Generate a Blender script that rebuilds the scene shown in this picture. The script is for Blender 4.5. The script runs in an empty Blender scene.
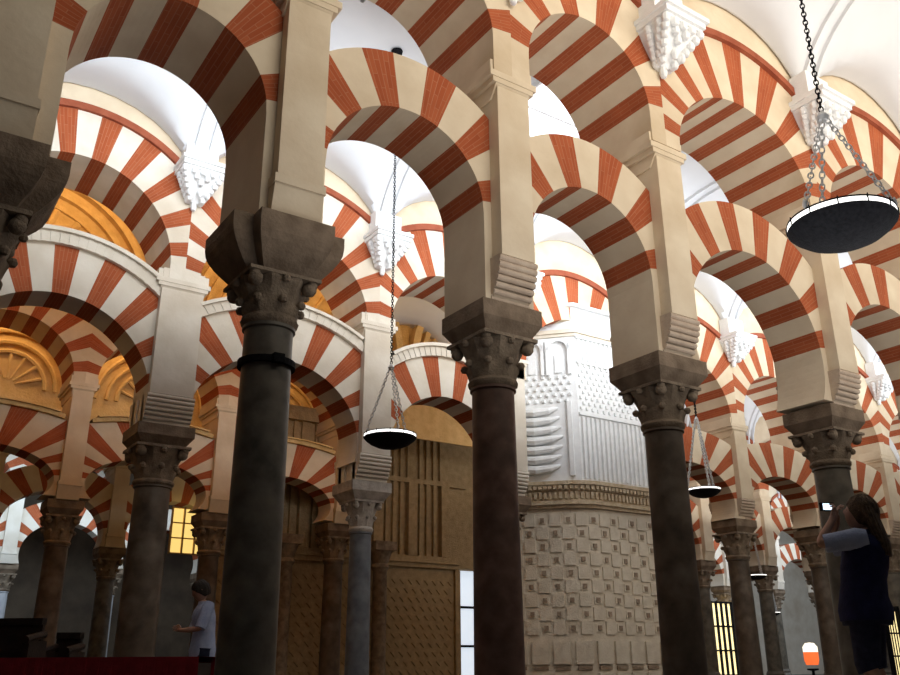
import bpy, bmesh, math, random
from math import sin, cos, pi, sqrt, radians, atan2
from mathutils import Vector, Matrix
random.seed(7)
scn = bpy.context.scene
COL = scn.collection

# ------------------------------------------------------------------ camera
F = 880.0; CX, CY = 450.0, 337.5; HZ = 665.0; CZ = 0.7
Dz = F*F/(HZ-CY)
up = Vector((435-CX, -Dz, F)).normalized()              # in (right, down, forward)
fw = (Vector((0, 0, 1)) - up*up.z).normalized()
rt = fw.cross(up)
if rt.x < 0: rt = -rt
VIEW = radians(-34.0)                                    # the camera looks across the arcades, which run along x
TURN = Matrix.Rotation(VIEW, 3, 'Z')
def cam2w(v): return Vector((rt.dot(v), fw.dot(v), up.dot(v)))
camd = bpy.data.cameras.new('camera'); cam = bpy.data.objects.new('camera', camd); COL.objects.link(cam)
cr, cdn, cf = TURN @ cam2w(Vector((1, 0, 0))), TURN @ cam2w(Vector((0, 1, 0))), TURN @ cam2w(Vector((0, 0, 1)))
M = Matrix((( cr.x, -cdn.x, -cf.x, 0), (cr.y, -cdn.y, -cf.y, 0), (cr.z, -cdn.z, -cf.z, CZ), (0, 0, 0, 1)))
cam.matrix_world = M
camd.sensor_width = 36; camd.lens = F/900*36; camd.clip_end = 300
scn.camera = cam
def at(px, py, Y):
    "point of the hall seen at px, py at the distance Y ahead"
    r = cam2w(Vector((px-CX, py-CY, F))); k = Y/r.y
    return TURN @ Vector((r.x*k, Y, r.z*k + CZ))

# hall frame: s runs along the arcades, o runs across the aisles
TH = 0.0
dA = Vector((cos(TH), sin(TH), 0)); nA = Vector((-sin(TH), cos(TH), 0))
P2 = TURN @ Vector((0.506, 9.2, 0))
def W(s, o, z=0.0): return P2 + dA*s + nA*o + Vector((0, 0, z))

# ------------------------------------------------------------------ world and lights
world = bpy.data.worlds.new('hall_world'); scn.world = world; world.use_nodes = True
bg = world.node_tree.nodes['Background']; bg.inputs[0].default_value = (0.86, 0.90, 1.0, 1); bg.inputs[1].default_value = 0.03
def area(name, s, o, z, sx, sy, power, color, down=False, tilt=0.0, spread=180):
    l = bpy.data.lights.new(name, 'AREA'); l.shape = 'RECTANGLE'; l.size = sx; l.size_y = sy
    l.energy = power; l.color = color; l.spread = radians(spread)
    ob = bpy.data.objects.new(name, l); COL.objects.link(ob)
    ob.location = W(s, o, z); ob.rotation_euler = (tilt if down else pi+tilt, 0, TH)
    return ob
def point(name, loc, power, color, r=0.25):
    l = bpy.data.lights.new(name, 'POINT'); l.energy = power; l.color = color; l.shadow_soft_size = r
    ob = bpy.data.objects.new(name, l); COL.objects.link(ob); ob.location = loc
    return ob
area('near_aisle_up_fill', 9, -3.6, 3.4, 24, 4.5, 440, (0.98, 0.98, 1.0))  # added fill aimed up at the near vault and soffits, no real fixture
area('second_aisle_up_fill', 12, 3.6, 6.0, 36, 3.2, 430, (0.95, 0.97, 1.0))  # added fill that brightens the second aisle vault from below
area('third_aisle_up_fill', 26, 11.2, 5.4, 30, 3.5, 900, (0.95, 0.97, 1.0))  # added fill, whitens the vault over the third aisle
area('fourth_aisle_up_fill', 26, 18.1, 5.4, 40, 3.5, 300, (0.95, 0.97, 1.0))  # added fill under the fourth aisle vault, stands for no lamp
area('second_aisle_daylight', 12, 2.2, 9.1, 36, 1.4, 720, (0.84, 0.92, 1.0), down=True, tilt=1.72, spread=100)
area('chapel_fill', 6.6, 2.6, 8.6, 3.0, 1.2, 60, (0.84, 0.92, 1.0), down=True, tilt=1.35, spread=110)  # added fill aimed at the chapel block to whiten its upper wall
area('near_aisle_daylight', 8, -6.4, 8.1, 22, 1.4, 650, (1.0, 0.92, 0.80), down=True, tilt=1.85, spread=135)
area('golden_wall_light', 0.5, 8.8, 10.3, 22, 0.8, 620, (1.0, 0.66, 0.30), down=True, tilt=2.3, spread=130)
area('rear_golden_light', -3, 15.5, 9.6, 16, 0.5, 260, (1.0, 0.66, 0.30), down=True, tilt=0.75)
area('far_left_daylight', -2, 24.5, 6.5, 14, 2.0, 420, (0.66, 0.82, 1.0), down=True, tilt=1.3)
area('far_right_daylight', 34, 16.0, 8.0, 30, 2.0, 1100, (0.74, 0.86, 1.0), down=True, tilt=1.3)
for k, (s, o, z, p) in enumerate(((-5.2, 9.2, 6.9, 34), (1.0, 9.0, 7.0, 16), (-3.0, 18.0, 6.0, 22), (3.4, 18.0, 5.6, 14), (5.0, 12.4, 6.6, 6), (9.0, 12.4, 6.0, 5))):
    point('golden_chapel_lamp', W(s, o, z), p, (1.0, 0.60, 0.22))
scn.view_settings.view_transform = 'Standard'; scn.view_settings.look = 'None'
scn.view_settings.gamma = 1; scn.view_settings.use_curve_mapping = False
scn.view_settings.exposure = 0.0

# ------------------------------------------------------------------ materials
def mat(name, c1, c2=None, scale=3.0, rough=0.85, bump=0.15, detail=6, stain=None, metal=0.0, bscale=None, emit=None, estr=0):
    m = bpy.data.materials.new(name); m.use_nodes = True
    nt = m.node_tree; b = nt.nodes['Principled BSDF']
    b.inputs['Roughness'].default_value = rough; b.inputs['Metallic'].default_value = metal
    b.inputs['Specular IOR Level'].default_value = 0.25
    tc = nt.nodes.new('ShaderNodeTexCoord')
    nz = nt.nodes.new('ShaderNodeTexNoise'); nz.inputs['Scale'].default_value = scale; nz.inputs['Detail'].default_value = detail
    nt.links.new(tc.outputs['Object'], nz.inputs['Vector'])
    cr_ = nt.nodes.new('ShaderNodeValToRGB'); cr_.color_ramp.elements[0].position = 0.32; cr_.color_ramp.elements[1].position = 0.68
    cr_.color_ramp.elements[0].color = (*c1, 1); cr_.color_ramp.elements[1].color = (*(c2 or c1), 1)
    nt.links.new(nz.outputs['Fac'], cr_.inputs['Fac'])
    out = cr_.outputs['Color']
    if stain:
        n2 = nt.nodes.new('ShaderNodeTexNoise'); n2.inputs['Scale'].default_value = scale*0.35; n2.inputs['Detail'].default_value = 8
        nt.links.new(tc.outputs['Object'], n2.inputs['Vector'])
        r2 = nt.nodes.new('ShaderNodeValToRGB'); r2.color_ramp.elements[0].position = 0.52; r2.color_ramp.elements[1].position = 0.75
        mx = nt.nodes.new('ShaderNodeMix'); mx.data_type = 'RGBA'
        nt.links.new(n2.outputs['Fac'], r2.inputs['Fac']); nt.links.new(r2.outputs['Color'], mx.inputs[0])
        nt.links.new(out, mx.inputs[6]); mx.inputs[7].default_value = (*stain, 1); out = mx.outputs[2]
    nt.links.new(out, b.inputs['Base Color'])
    if bump:
        bp = nt.nodes.new('ShaderNodeBump'); bp.inputs['Strength'].default_value = bump; bp.inputs['Distance'].default_value = 0.03
        n3 = nt.nodes.new('ShaderNodeTexNoise'); n3.inputs['Scale'].default_value = bscale or scale*6; n3.inputs['Detail'].default_value = 5
        nt.links.new(tc.outputs['Object'], n3.inputs['Vector'])
        nt.links.new(n3.outputs['Fac'], bp.inputs['Height']); nt.links.new(bp.outputs['Normal'], b.inputs['Normal'])
    if emit:
        b.inputs['Emission Color'].default_value = (*emit, 1); b.inputs['Emission Strength'].default_value = estr
    return m
def brick_mat(name, c1, c2, mortar):
    m = bpy.data.materials.new(name); m.use_nodes = True
    nt = m.node_tree; b = nt.nodes['Principled BSDF']; b.inputs['Roughness'].default_value = 0.85
    b.inputs['Specular IOR Level'].default_value = 0.2
    uv = nt.nodes.new('ShaderNodeUVMap'); uv.uv_map = 'UVMap'
    br = nt.nodes.new('ShaderNodeTexBrick'); br.inputs['Scale'].default_value = 1.0
    br.inputs['Brick Width'].default_value = 0.34; br.inputs['Row Height'].default_value = 0.055
    br.inputs['Mortar Size'].default_value = 0.005; br.inputs['Mortar Smooth'].default_value = 0.4
    br.inputs['Color1'].default_value = (*c1, 1); br.inputs['Color2'].default_value = (*c2, 1); br.inputs['Mortar'].default_value = (*mortar, 1)
    nt.links.new(uv.outputs['UV'], br.inputs['Vector'])
    tc = nt.nodes.new('ShaderNodeTexCoord'); nz = nt.nodes.new('ShaderNodeTexNoise'); nz.inputs['Scale'].default_value = 2.0
    nt.links.new(tc.outputs['Object'], nz.inputs['Vector'])
    hs = nt.nodes.new('ShaderNodeHueSaturation'); mr = nt.nodes.new('ShaderNodeMapRange')
    mr.inputs['To Min'].default_value = 0.8; mr.inputs['To Max'].default_value = 1.2
    nt.links.new(nz.outputs['Fac'], mr.inputs['Value']); nt.links.new(mr.outputs[0], hs.inputs['Value'])
    nt.links.new(br.outputs['Color'], hs.inputs['Color']); nt.links.new(hs.outputs['Color'], b.inputs['Base Color'])
    bp = nt.nodes.new('ShaderNodeBump'); bp.inputs['Strength'].default_value = 0.3; bp.inputs['Distance'].default_value = 0.01; bp.invert = True
    nt.links.new(br.outputs['Fac'], bp.inputs['Height']); nt.links.new(bp.outputs['Normal'], b.inputs['Normal'])
    return m
cream = mat('cream_stone', (0.66, 0.53, 0.37), (0.74, 0.62, 0.45), 2.2, stain=(0.56, 0.43, 0.28))
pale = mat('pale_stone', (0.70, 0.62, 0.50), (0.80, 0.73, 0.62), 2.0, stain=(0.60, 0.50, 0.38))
brick = brick_mat('red_brick', (0.34, 0.075, 0.025), (0.40, 0.10, 0.036), (0.42, 0.15, 0.075))
redp = mat('red_paint', (0.27, 0.065, 0.03), (0.36, 0.10, 0.05), 5)
impost_m = mat('grey_impost_stone', (0.15, 0.105, 0.068), (0.26, 0.19, 0.13), 5, bump=0.4)
capital_m = mat('brown_capital_stone', (0.15, 0.11, 0.075), (0.30, 0.23, 0.16), 7, bump=0.5)
capw_m = mat('pale_capital_stone', (0.34, 0.30, 0.25), (0.55, 0.5, 0.44), 7, bump=0.5)
shaft_brown = mat('brown_marble', (0.06, 0.044, 0.032), (0.13, 0.098, 0.07), 4, rough=0.4, bump=0.05, stain=(0.22, 0.18, 0.14))
shaft_grey = mat('grey_marble', (0.075, 0.066, 0.052), (0.16, 0.14, 0.11), 5, rough=0.38, bump=0.05, stain=(0.20, 0.17, 0.13))
shaft_red = mat('reddish_marble', (0.10, 0.055, 0.04), (0.20, 0.12, 0.09), 5, rough=0.4, bump=0.05, stain=(0.06, 0.04, 0.03))
shaft_blue = mat('blue_grey_marble', (0.085, 0.09, 0.10), (0.16, 0.17, 0.185), 5, rough=0.35, bump=0.05, stain=(0.22, 0.23, 0.24))
vault_m = mat('white_plaster', (0.68, 0.68, 0.69), (0.73, 0.73, 0.735), 1.0, bump=0.02)
stucco = mat('white_stucco', (0.82, 0.82, 0.81), (0.86, 0.86, 0.85), 6, bump=0.2)
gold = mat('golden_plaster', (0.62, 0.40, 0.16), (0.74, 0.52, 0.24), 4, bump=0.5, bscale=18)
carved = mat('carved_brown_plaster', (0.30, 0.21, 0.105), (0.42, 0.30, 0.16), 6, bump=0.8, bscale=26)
lattice_m = mat('white_carved_marble', (0.80, 0.80, 0.79), (0.88, 0.88, 0.87), 8, bump=0.3)
ochre = mat('ochre_relief', (0.48, 0.36, 0.22), (0.66, 0.54, 0.38), 9, bump=0.6)
tile_m = mat('tan_wall_plaster', (0.62, 0.54, 0.42), (0.74, 0.66, 0.53), 5, bump=0.3)
tile2_m = mat('brown_relief_tiles', (0.26, 0.19, 0.13), (0.42, 0.32, 0.23), 12, bump=0.5)
iron = mat('black_iron', (0.006, 0.006, 0.007), (0.014, 0.014, 0.016), 30, rough=0.6, bump=0.2)
steel = mat('polished_steel_chain', (0.62, 0.61, 0.58), (0.75, 0.74, 0.72), 20, rough=0.4, bump=0, metal=0.4)
iron.node_tree.nodes['Principled BSDF'].inputs['Specular IOR Level'].default_value = 0.04
glow = mat('lit_white_glass', (0.9, 0.9, 0.9), None, 5, bump=0, emit=(1.0, 0.98, 0.93), estr=1.6)
floor_m = mat('dark_stone_floor', (0.10, 0.075, 0.06), (0.16, 0.12, 0.09), 1.5, rough=0.35, bump=0.05)

# ------------------------------------------------------------------ mesh helpers
class MB:
    def __init__(s): s.v = []; s.f = []; s.m = []; s.uv = []
    def face(s, pts, m=0, uv=None):
        n = len(s.v); s.v += [tuple(p) for p in pts]; s.f.append(tuple(range(n, n+len(pts)))); s.m.append(m)
        s.uv.append(uv or [(0, 0)]*len(pts))
    def box(s, x0, x1, y0, y1, z0, z1, m=0, tx=0.0, ty=0.0):
        "box; tx, ty shrink the bottom"
        a = [(x0+tx, y0+ty, z0), (x1-tx, y0+ty, z0), (x1-tx, y1-ty, z0), (x0+tx, y1-ty, z0), (x0, y0, z1), (x1, y0, z1), (x1, y1, z1), (x0, y1, z1)]
        for q in ((0, 3, 2, 1), (4, 5, 6, 7), (0, 1, 5, 4), (1, 2, 6, 5), (2, 3, 7, 6), (3, 0, 4, 7)): s.face([a[i] for i in q], m)
    def lathe(s, prof, n=24, cx=0, cy=0, m=0, fn=None):
        rings = []
        for r, z in prof:
            rings.append([(cx + (r*(fn(t, z) if fn else 1))*cos(t), cy + (r*(fn(t, z) if fn else 1))*sin(t), z) for t in [2*pi*i/n for i in range(n)]])
        for a, b in zip(rings, rings[1:]):
            for i in range(n):
                j = (i+1) % n; s.face([a[i], a[j], b[j], b[i]], m)
        if prof[0][0] > 1e-4: s.face(list(reversed(rings[0])), m)
        if prof[-1][0] > 1e-4: s.face(rings[-1], m)
    def tube(s, pts, r, n=8, m=0):
        pts = [Vector(p) for p in pts]; rings = []
        for i, p in enumerate(pts):
            t = (pts[min(i+1, len(pts)-1)] - pts[max(i-1, 0)]).normalized()
            a = t.orthogonal().normalized() if i == 0 else (rings_a - t*rings_a.dot(t)).normalized()
            rings_a = a; b = t.cross(a)
            rr = r[i] if isinstance(r, (list, tuple)) else r
            rings.append([p + (a*cos(2*pi*k/n) + b*sin(2*pi*k/n))*rr for k in range(n)])
        for a_, b_ in zip(rings, rings[1:]):
            for k in range(n): s.face([a_[k], a_[(k+1) % n], b_[(k+1) % n], b_[k]], m)
        s.face(list(reversed(rings[0])), m); s.face(rings[-1], m)
    def sphere(s, c, r, n=10, m=0, sz=1.0):
        k = n//2; s2 = [(max(r*sin(pi*i/k), 0.0001), -r*cos(pi*i/k)*sz + c[2]) for i in range(k+1)]
        s.lathe(s2, n, c[0], c[1], m)
    def build(s, name, mats, parent=None, M_=None, smooth=False):
        me = bpy.data.meshes.new(name); me.from_pydata(s.v, [], s.f)
        if not isinstance(mats, (list, tuple)): mats = [mats]
        for q in mats: me.materials.append(q)
        me.polygons.foreach_set('material_index', s.m)
        ul = me.uv_layers.new(name='UVMap'); k = 0
        flat = [c for f in s.uv for u in f for c in u]; ul.data.foreach_set('uv', flat)
        bm = bmesh.new(); bm.from_mesh(me); bmesh.ops.remove_doubles(bm, verts=bm.verts, dist=0.0004)
        bmesh.ops.recalc_face_normals(bm, faces=bm.faces); bm.to_mesh(me); bm.free()
        if smooth:
            me.polygons.foreach_set('use_smooth', [True]*len(me.polygons))
            try: me.set_sharp_from_angle(angle=radians(38))
            except Exception: pass
        me.update()
        ob = bpy.data.objects.new(name, me); COL.objects.link(ob)
        if parent: ob.parent = parent
        if M_ is not None: ob.matrix_local = M_
        return ob
def tag(o, label=None, cat=None, group=None, kind=None):
    if label: o['label'] = label
    if cat: o['category'] = cat
    if group: o['group'] = group
    if kind: o['kind'] = kind
    return o
def empty(name, loc, rz=0.0):
    o = bpy.data.objects.new(name, None); COL.objects.link(o); o.location = loc; o.rotation_euler = (0, 0, rz); o.empty_display_size = 0.3
    return o
def struct(name, mb, m, M_=None, smooth=False):
    return tag(mb.build(name, m, None, M_, smooth), kind='structure')
ROW = lambda s, o, z=0.0: Matrix.Translation(W(s, o, z)) @ Matrix.Rotation(TH, 4, 'Z')

# ------------------------------------------------------------------ column with pier
def capital_mb(z0, z1, r):
    mb = MB(); h = z1-z0; n = 32
    def leaf(t, z):
        u = (z-z0)/h
        if u < 0.12 or u > 0.93: return 1.0
        ph = 0 if u < 0.45 else pi/8
        v = (u-0.12)/0.33 if u < 0.45 else (u-0.45)/0.45
        return 1 + 0.16*max(0, v)**1.2*(0.5+0.5*cos(8*(t+ph))) + 0.02*cos(32*t)
    prof = [(r*1.0, z0), (r*1.12, z0+.03), (r*1.14, z0+.06), (r*1.02, z0+.1)]
    for i in range(1, 15):
        u = 0.12 + 0.8*i/14
        prof.append((r*(1.02+0.42*u*u), z0+h*u))
    prof.append((r*1.30, z0+h*0.95))
    mb.lathe(prof, 48, 0, 0, 0, leaf)
    for k in range(4):
        a = pi/4 + k*pi/2
        for dr, zz, rr in ((1.62, .80, .26), (1.72, .88, .20)):
            mb.sphere((r*dr*cos(a), r*dr*sin(a), z0+h*zz), r*rr*1.15, 10)
    for k in range(8):
        a = k*pi/4
        mb.sphere((r*1.30*cos(a), r*1.30*sin(a), z0+h*.46), r*.19, 8)
    for k in range(4):
        a = k*pi/2
        mb.sphere((r*1.5*cos(a), r*1.5*sin(a), z0+h*.86), r*.17, 8)
    w = r*1.5
    mb.box(-w, w, -w, w, z0+h*.93, z1)
    return mb
def make_column(s, o, zs, zi, zl, r, label, group, shaft_m, imp_w=0.80, pier_m=None, cap_m=None, name='column', pw=0.46, pd=1.06, rings=(), mod=True, zt=8.95, lean=0.0, ledge=True, hi=0.33, cross=False, imp_m=None):
    """marble column zs high, capital to zi, stone block, and the square pier that climbs to zt with a ledge at zl"""
    pier_m = pier_m or cream; cap_m = cap_m or capital_m
    root = empty(name, W(s, o), TH); tag(root, label, 'column', group)
    mb = MB(); mb.lathe([(r*1.5, 0), (r*1.5, .12), (r*1.42, .18), (r*1.2, .26), (r*1.28, .33), (r*1.12, .42)], 28); mb.build('base', shaft_m, root, smooth=True)
    mb = MB(); mb.lathe([(r*1.05, .42), (r*1.04, .8), (r*1.0, zs*.6), (r*.96, zs-.12), (r*.96, zs-.04), (r*1.05, zs-.03), (r*1.05, zs)], 32); mb.build('shaft', shaft_m, root, smooth=True)
    for zr in rings:
        mb = MB(); mb.lathe([(r*.98, zr-.03), (r*1.13, zr-.03), (r*1.13, zr+.03), (r*.98, zr+.03)], 28)
        mb.box(-.05, .05, -r*1.3, -r, zr-.04, zr+.04); mb.build('iron_band', iron, root)
    capital_mb(zs, zi, r).build('capital', cap_m, root, smooth=True)
    # stone block: cut back below, square above
    h = imp_w/2; mb = MB(); zm = zi+hi*.45
    if cross:
        for hx, hy in ((h*.66, h*1.0), (h*1.0, h*.68)):
            K = 5; zs_ = [zi+hi*.75*k/K for k in range(K+1)]; sh = [.62+.38*sin(pi/2*k/K) for k in range(K+1)]
            for k in range(K):
                a = [(-hx*sh[k], -hy*sh[k], zs_[k]), (hx*sh[k], -hy*sh[k], zs_[k]), (hx*sh[k], hy*sh[k], zs_[k]), (-hx*sh[k], hy*sh[k], zs_[k]), (-hx*sh[k+1], -hy*sh[k+1], zs_[k+1]), (hx*sh[k+1], -hy*sh[k+1], zs_[k+1]), (hx*sh[k+1], hy*sh[k+1], zs_[k+1]), (-hx*sh[k+1], hy*sh[k+1], zs_[k+1])]
                for q in ((0, 3, 2, 1), (4, 5, 6, 7), (0, 1, 5, 4), (1, 2, 6, 5), (2, 3, 7, 6), (3, 0, 4, 7)): mb.face([a[i] for i in q])
            mb.box(-hx, hx, -hy, hy, zi+hi*.75, zi+hi)
    else:
        mb.box(-h, h, -h, h, zi, zm, 0, h*.24, h*.24); mb.box(-h, h, -h, h, zm, zi+hi)
    mb.build('impost_block', imp_m or impost_m, root)
    zb = zi+hi
    # pier
    mb = MB(); p2, d2 = pw/2, pd/2
    zmod = zb+.50 if mod else zb+.36
    mb.box(-p2, p2, -d2+.17, d2-.17, zb, zmod+.001)
    mb.box(-p2, p2, -d2, d2, zmod, zl-.16)
    mb.box(-p2, p2, -d2+.01, d2+.25, zl, zl+.22)
    pier = mb.build('pier', pier_m, root)
    if ledge:
        mb = MB()
        e = .11; b_ = d2+.26; mb.box(-p2-e, p2+e, -d2-.025, b_, zl-.05, zl+.03); mb.box(-p2-e*.6, p2+e*.6, -d2-.015, b_, zl-.12, zl-.05); mb.box(-p2-.02, p2+.02, -d2-.005, b_, zl-.30, zl-.12, 0, 0, .12)
        mb.box(-p2-e*.7, p2+e*.7, -d2+.02, b_, zl+.03, zl+.2)
        mb.build('ledge', pier_m, root)
    if not mod:
        mb = MB(); mb.box(-p2-.03, p2+.03, -d2-.02, d2+.02, zmod-.05, zmod+.04); mb.box(-p2-.02, p2+.02, -d2, d2, zb, zmod-.05, 0, 0, .06); mb.build('console', pier_m, root)
    if mod:
        for sg in (-1, 1):
            mb = MB(); n = 7; prof = []
            hh = (zmod-zb)
            for i in range(n):
                zc = zmod - hh*(i+.5)/n; rr = hh/n*.5
                u = (i+.5)/n; dep = (d2+.012) - .20*u*u
                pts = []
                yy = sg*(dep-rr)
                ring = [(yy + sg*rr*cos(t), zc + rr*sin(t)) for t in [-pi/2 + pi*k/6 for k in range(7)]]
                for (ya, za), (yb, zb_) in zip(ring, ring[1:]):
                    mb.face([(-p2-.03, ya, za), (p2+.03, ya, za), (p2+.03, yb, zb_), (-p2-.03, yb, zb_)])
                for x in (-p2-.03, p2+.03):
                    mb.face([(x, a, b) for a, b in ring] + [(x, sg*(d2-.3), zc+rr), (x, sg*(d2-.3), zc-rr)])
            mb.box(-p2-.03, p2+.03, min(sg*(d2-.45), sg*(d2-.19)), max(sg*(d2-.45), sg*(d2-.19)), zb, zmod)
            mb.build('modillion', pale if pier_m is pale else mod_m, root)
    return root
mod_m = mat('ribbed_modillion_stone', (0.50, 0.38, 0.28), (0.60, 0.48, 0.36), 6, bump=0.4)

# ------------------------------------------------------------------ arches
def ring_mesh(mb, hs, zc, ri, re, y0, y1, zbot, nv, a0=0.13, red=True, mred=1, sub=4, fill=True, clip_out=True, ratio=0.9, rz=1.0):
    """striped horseshoe ring between two piers hs either side; x along the arcade, z up; voussoirs alternate material 0 and 1"""
    def R(a):
        c = abs(cos(a)); return min(re, hs/c) if (clip_out and c > 1e-6) else re
    n = nv; rw = 1.0/( (n+1)//2*ratio + (n//2) )
    wd = [ratio*rw if (i % 2 == 0) else rw for i in range(n)]
    a = a0; tot = pi-2*a0
    P = lambda r, t, y: (r*cos(t), y, zc + rz*r*sin(t))
    for i in range(n):
        b = a + wd[i]*tot; mt = mred if ((i % 2 == 0) == red) else 0
        for k in range(sub):
            t0 = a + (b-a)*k/sub; t1 = a + (b-a)*(k+1)/sub
            r0, r1 = R(t0), R(t1); rm = (ri+re)/2
            for y, in ((y0,), (y1,)):
                mb.face([P(ri, t0, y), P(r0, t0, y), P(r1, t1, y), P(ri, t1, y)], mt, [(ri, t0*rm), (r0, t0*rm), (r1, t1*rm), (ri, t1*rm)])
            mb.face([P(ri, t0, y0), P(ri, t1, y0), P(ri, t1, y1), P(ri, t0, y1)], mt, [(y0, t0*ri), (y0, t1*ri), (y1, t1*ri), (y1, t0*ri)])
            mb.face([P(r0, t0, y0), P(r1, t1, y0), P(r1, t1, y1), P(r0, t0, y1)], mt, [(y0, t0*re), (y0, t1*re), (y1, t1*re), (y1, t0*re)])
        a = b
    # plain springers down to the support
    z_in = zc + rz*ri*sin(a0); K = 8
    for sg in (-1, 1):
        def inner(z):
            d = (z-zc)/rz
            return sqrt(max(ri*ri-d*d, 0.0001)) if (z > zc or fill == 'horse') else ri
        zz = [zbot + (z_in-zbot)*k/K for k in range(K+1)]
        for za, zb_ in zip(zz, zz[1:]):
            for y in (y0, y1): mb.face([(sg*inner(za), y, za), (sg*hs, y, za), (sg*hs, y, zb_), (sg*inner(zb_), y, zb_)], 0)
            mb.face([(sg*inner(za), y0, za), (sg*inner(zb_), y0, zb_), (sg*inner(zb_), y1, zb_), (sg*inner(za), y1, za)], 0)
        rr = R(a0); top = (sg*rr*cos(a0), zc+rz*rr*sin(a0))
        for y in (y0, y1): mb.face([(sg*inner(z_in), y, z_in), (sg*hs, y, z_in), (top[0], y, top[1])], 0)
        mb.face([(sg*inner(zbot), y0, zbot), (sg*hs, y0, zbot), (sg*hs, y1, zbot), (sg*inner(zbot), y1, zbot)], 0)
    return R
def band_mesh(mb, hs, zc, r0, r1, y0, y1, m=0, n=48, rz=1.0, amin=0.0, carve=0.0):
    "thin moulding that follows an arch, cut off at the pier axes"
    A = [amin + (pi-2*amin)*k/n for k in range(n+1)]
    A = [t for t in A if r0*abs(cos(t)) < hs]
    P = lambda r, t, y: (max(-hs, min(hs, r*cos(t))), y, zc + rz*r*sin(t))
    for k, (t0, t1) in enumerate(zip(A, A[1:])):
        yy = y0 + (carve if k % 2 else 0)
        for y in (yy, y1): mb.face([P(r0, t0, y), P(r1, t0, y), P(r1, t1, y), P(r0, t1, y)], m)
        for r in (r0, r1): mb.face([P(r, t0, yy), P(r, t1, yy), P(r, t1, y1), P(r, t0, y1)], m)
def lower_arch(s0, s1, o, zi, ext, inn, label, group, hw=0.42, t=0.76, nv=None, cornice=False, mats=None, name='lower_arch', carve_m=None):
    "freestanding horseshoe arch between two piers; zi top of the stone blocks, ext and inn the outer and inner crown heights"
    hs = (s1-s0)/2; ri = hs - hw + 0.09
    nv = nv or 2*int(round((pi*ri/.30-1)/2))+1
    rz = 1.0; zc = inn - ri
    if zc < zi + 0.25: rz = (inn - zi - 0.35)/ri; zc = inn - rz*ri
    re = (ext-zc)/rz
    mb = MB(); root = None
    ring_mesh(mb, hs-.02, zc, ri, re, -t/2, t/2, zi, nv, 0.16, rz=rz, fill='horse' if zc-zi < ri*rz*.75 else True)
    M_ = ROW((s0+s1)/2, o)
    if not cornice:
        ob = mb.build(name, mats or [cream, brick], None, M_); tag(ob, label, 'arch', group); return ob
    root = empty(name, W((s0+s1)/2, o), TH); tag(root, label, 'arch', group)
    mb.build('striped_ring', mats or [pale, brick], root)
    m2 = MB(); band_mesh(m2, hs-.30, zc, re, re+.20, -t/2-.10, t/2+.10, 0, 110, rz, carve=0.012)
    m2.build('cornice', carve_m or pale, root)
    m3 = MB(); band_mesh(m3, hs-.30, zc, re+.20, re+.27, -t/2-.16, t/2+.16, 0, 48, rz); m3.build('cornice_lip', carve_m or pale, root)
    return root
def upper_arch(s0, s1, o, zl, inn, ext, ztop, label, group, pw=0.5, t=1.33, nv=None, mats=None, band=True, name='upper_arch', wall_m=None, lun=None):
    hs = (s1-s0)/2; ri = hs - pw/2 - .02; nv = nv or 2*int(round((pi*ri/.275-1)/2))+1; zc = inn-ri; rz = 1.0
    if zc < zl + .1: rz = (inn-zl-.1)/ri; zc = inn-rz*ri
    re = (ext-zc)/rz
    root = empty(name, W((s0+s1)/2, o+t/2-.53, 0), TH); tag(root, label, 'arch', group)
    mb = MB(); ring_mesh(mb, hs, zc, ri, re, -t/2, t/2, zl+.03, nv, 0.13, rz=rz, mred=1)
    mb.build('striped_ring', mats or [cream, brick], root)
    rb = re
    if band:
        m2 = MB(); band_mesh(m2, hs, zc, re, re+.13, -t/2-.07, t/2+.07, 0, 120, rz); m2.build('brick_moulding', redp, root); rb = re+.13
    m3 = MB(); N = 28
    zb = lambda x: zc + rz*sqrt(max(rb*rb-x*x, 0))
    for k in range(N):
        xa, xb = -hs + 2*hs*k/N, -hs+2*hs*(k+1)/N
        for y in (-t/2+.02, t/2-.02): m3.face([(xa, y, zb(xa)), (xb, y, zb(xb)), (xb, y, ztop), (xa, y, ztop)])
        m3.face([(xa, -t/2+.02, zb(xa)), (xb, -t/2+.02, zb(xb)), (xb, t/2-.02, zb(xb)), (xa, t/2-.02, zb(xa))])
    m3.face([(-hs, -t/2+.02, ztop), (hs, -t/2+.02, ztop), (hs, t/2-.02, ztop), (-hs, t/2-.02, ztop)])
    m3.build('lunette_wall', wall_m or cream, root)
    return root

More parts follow.
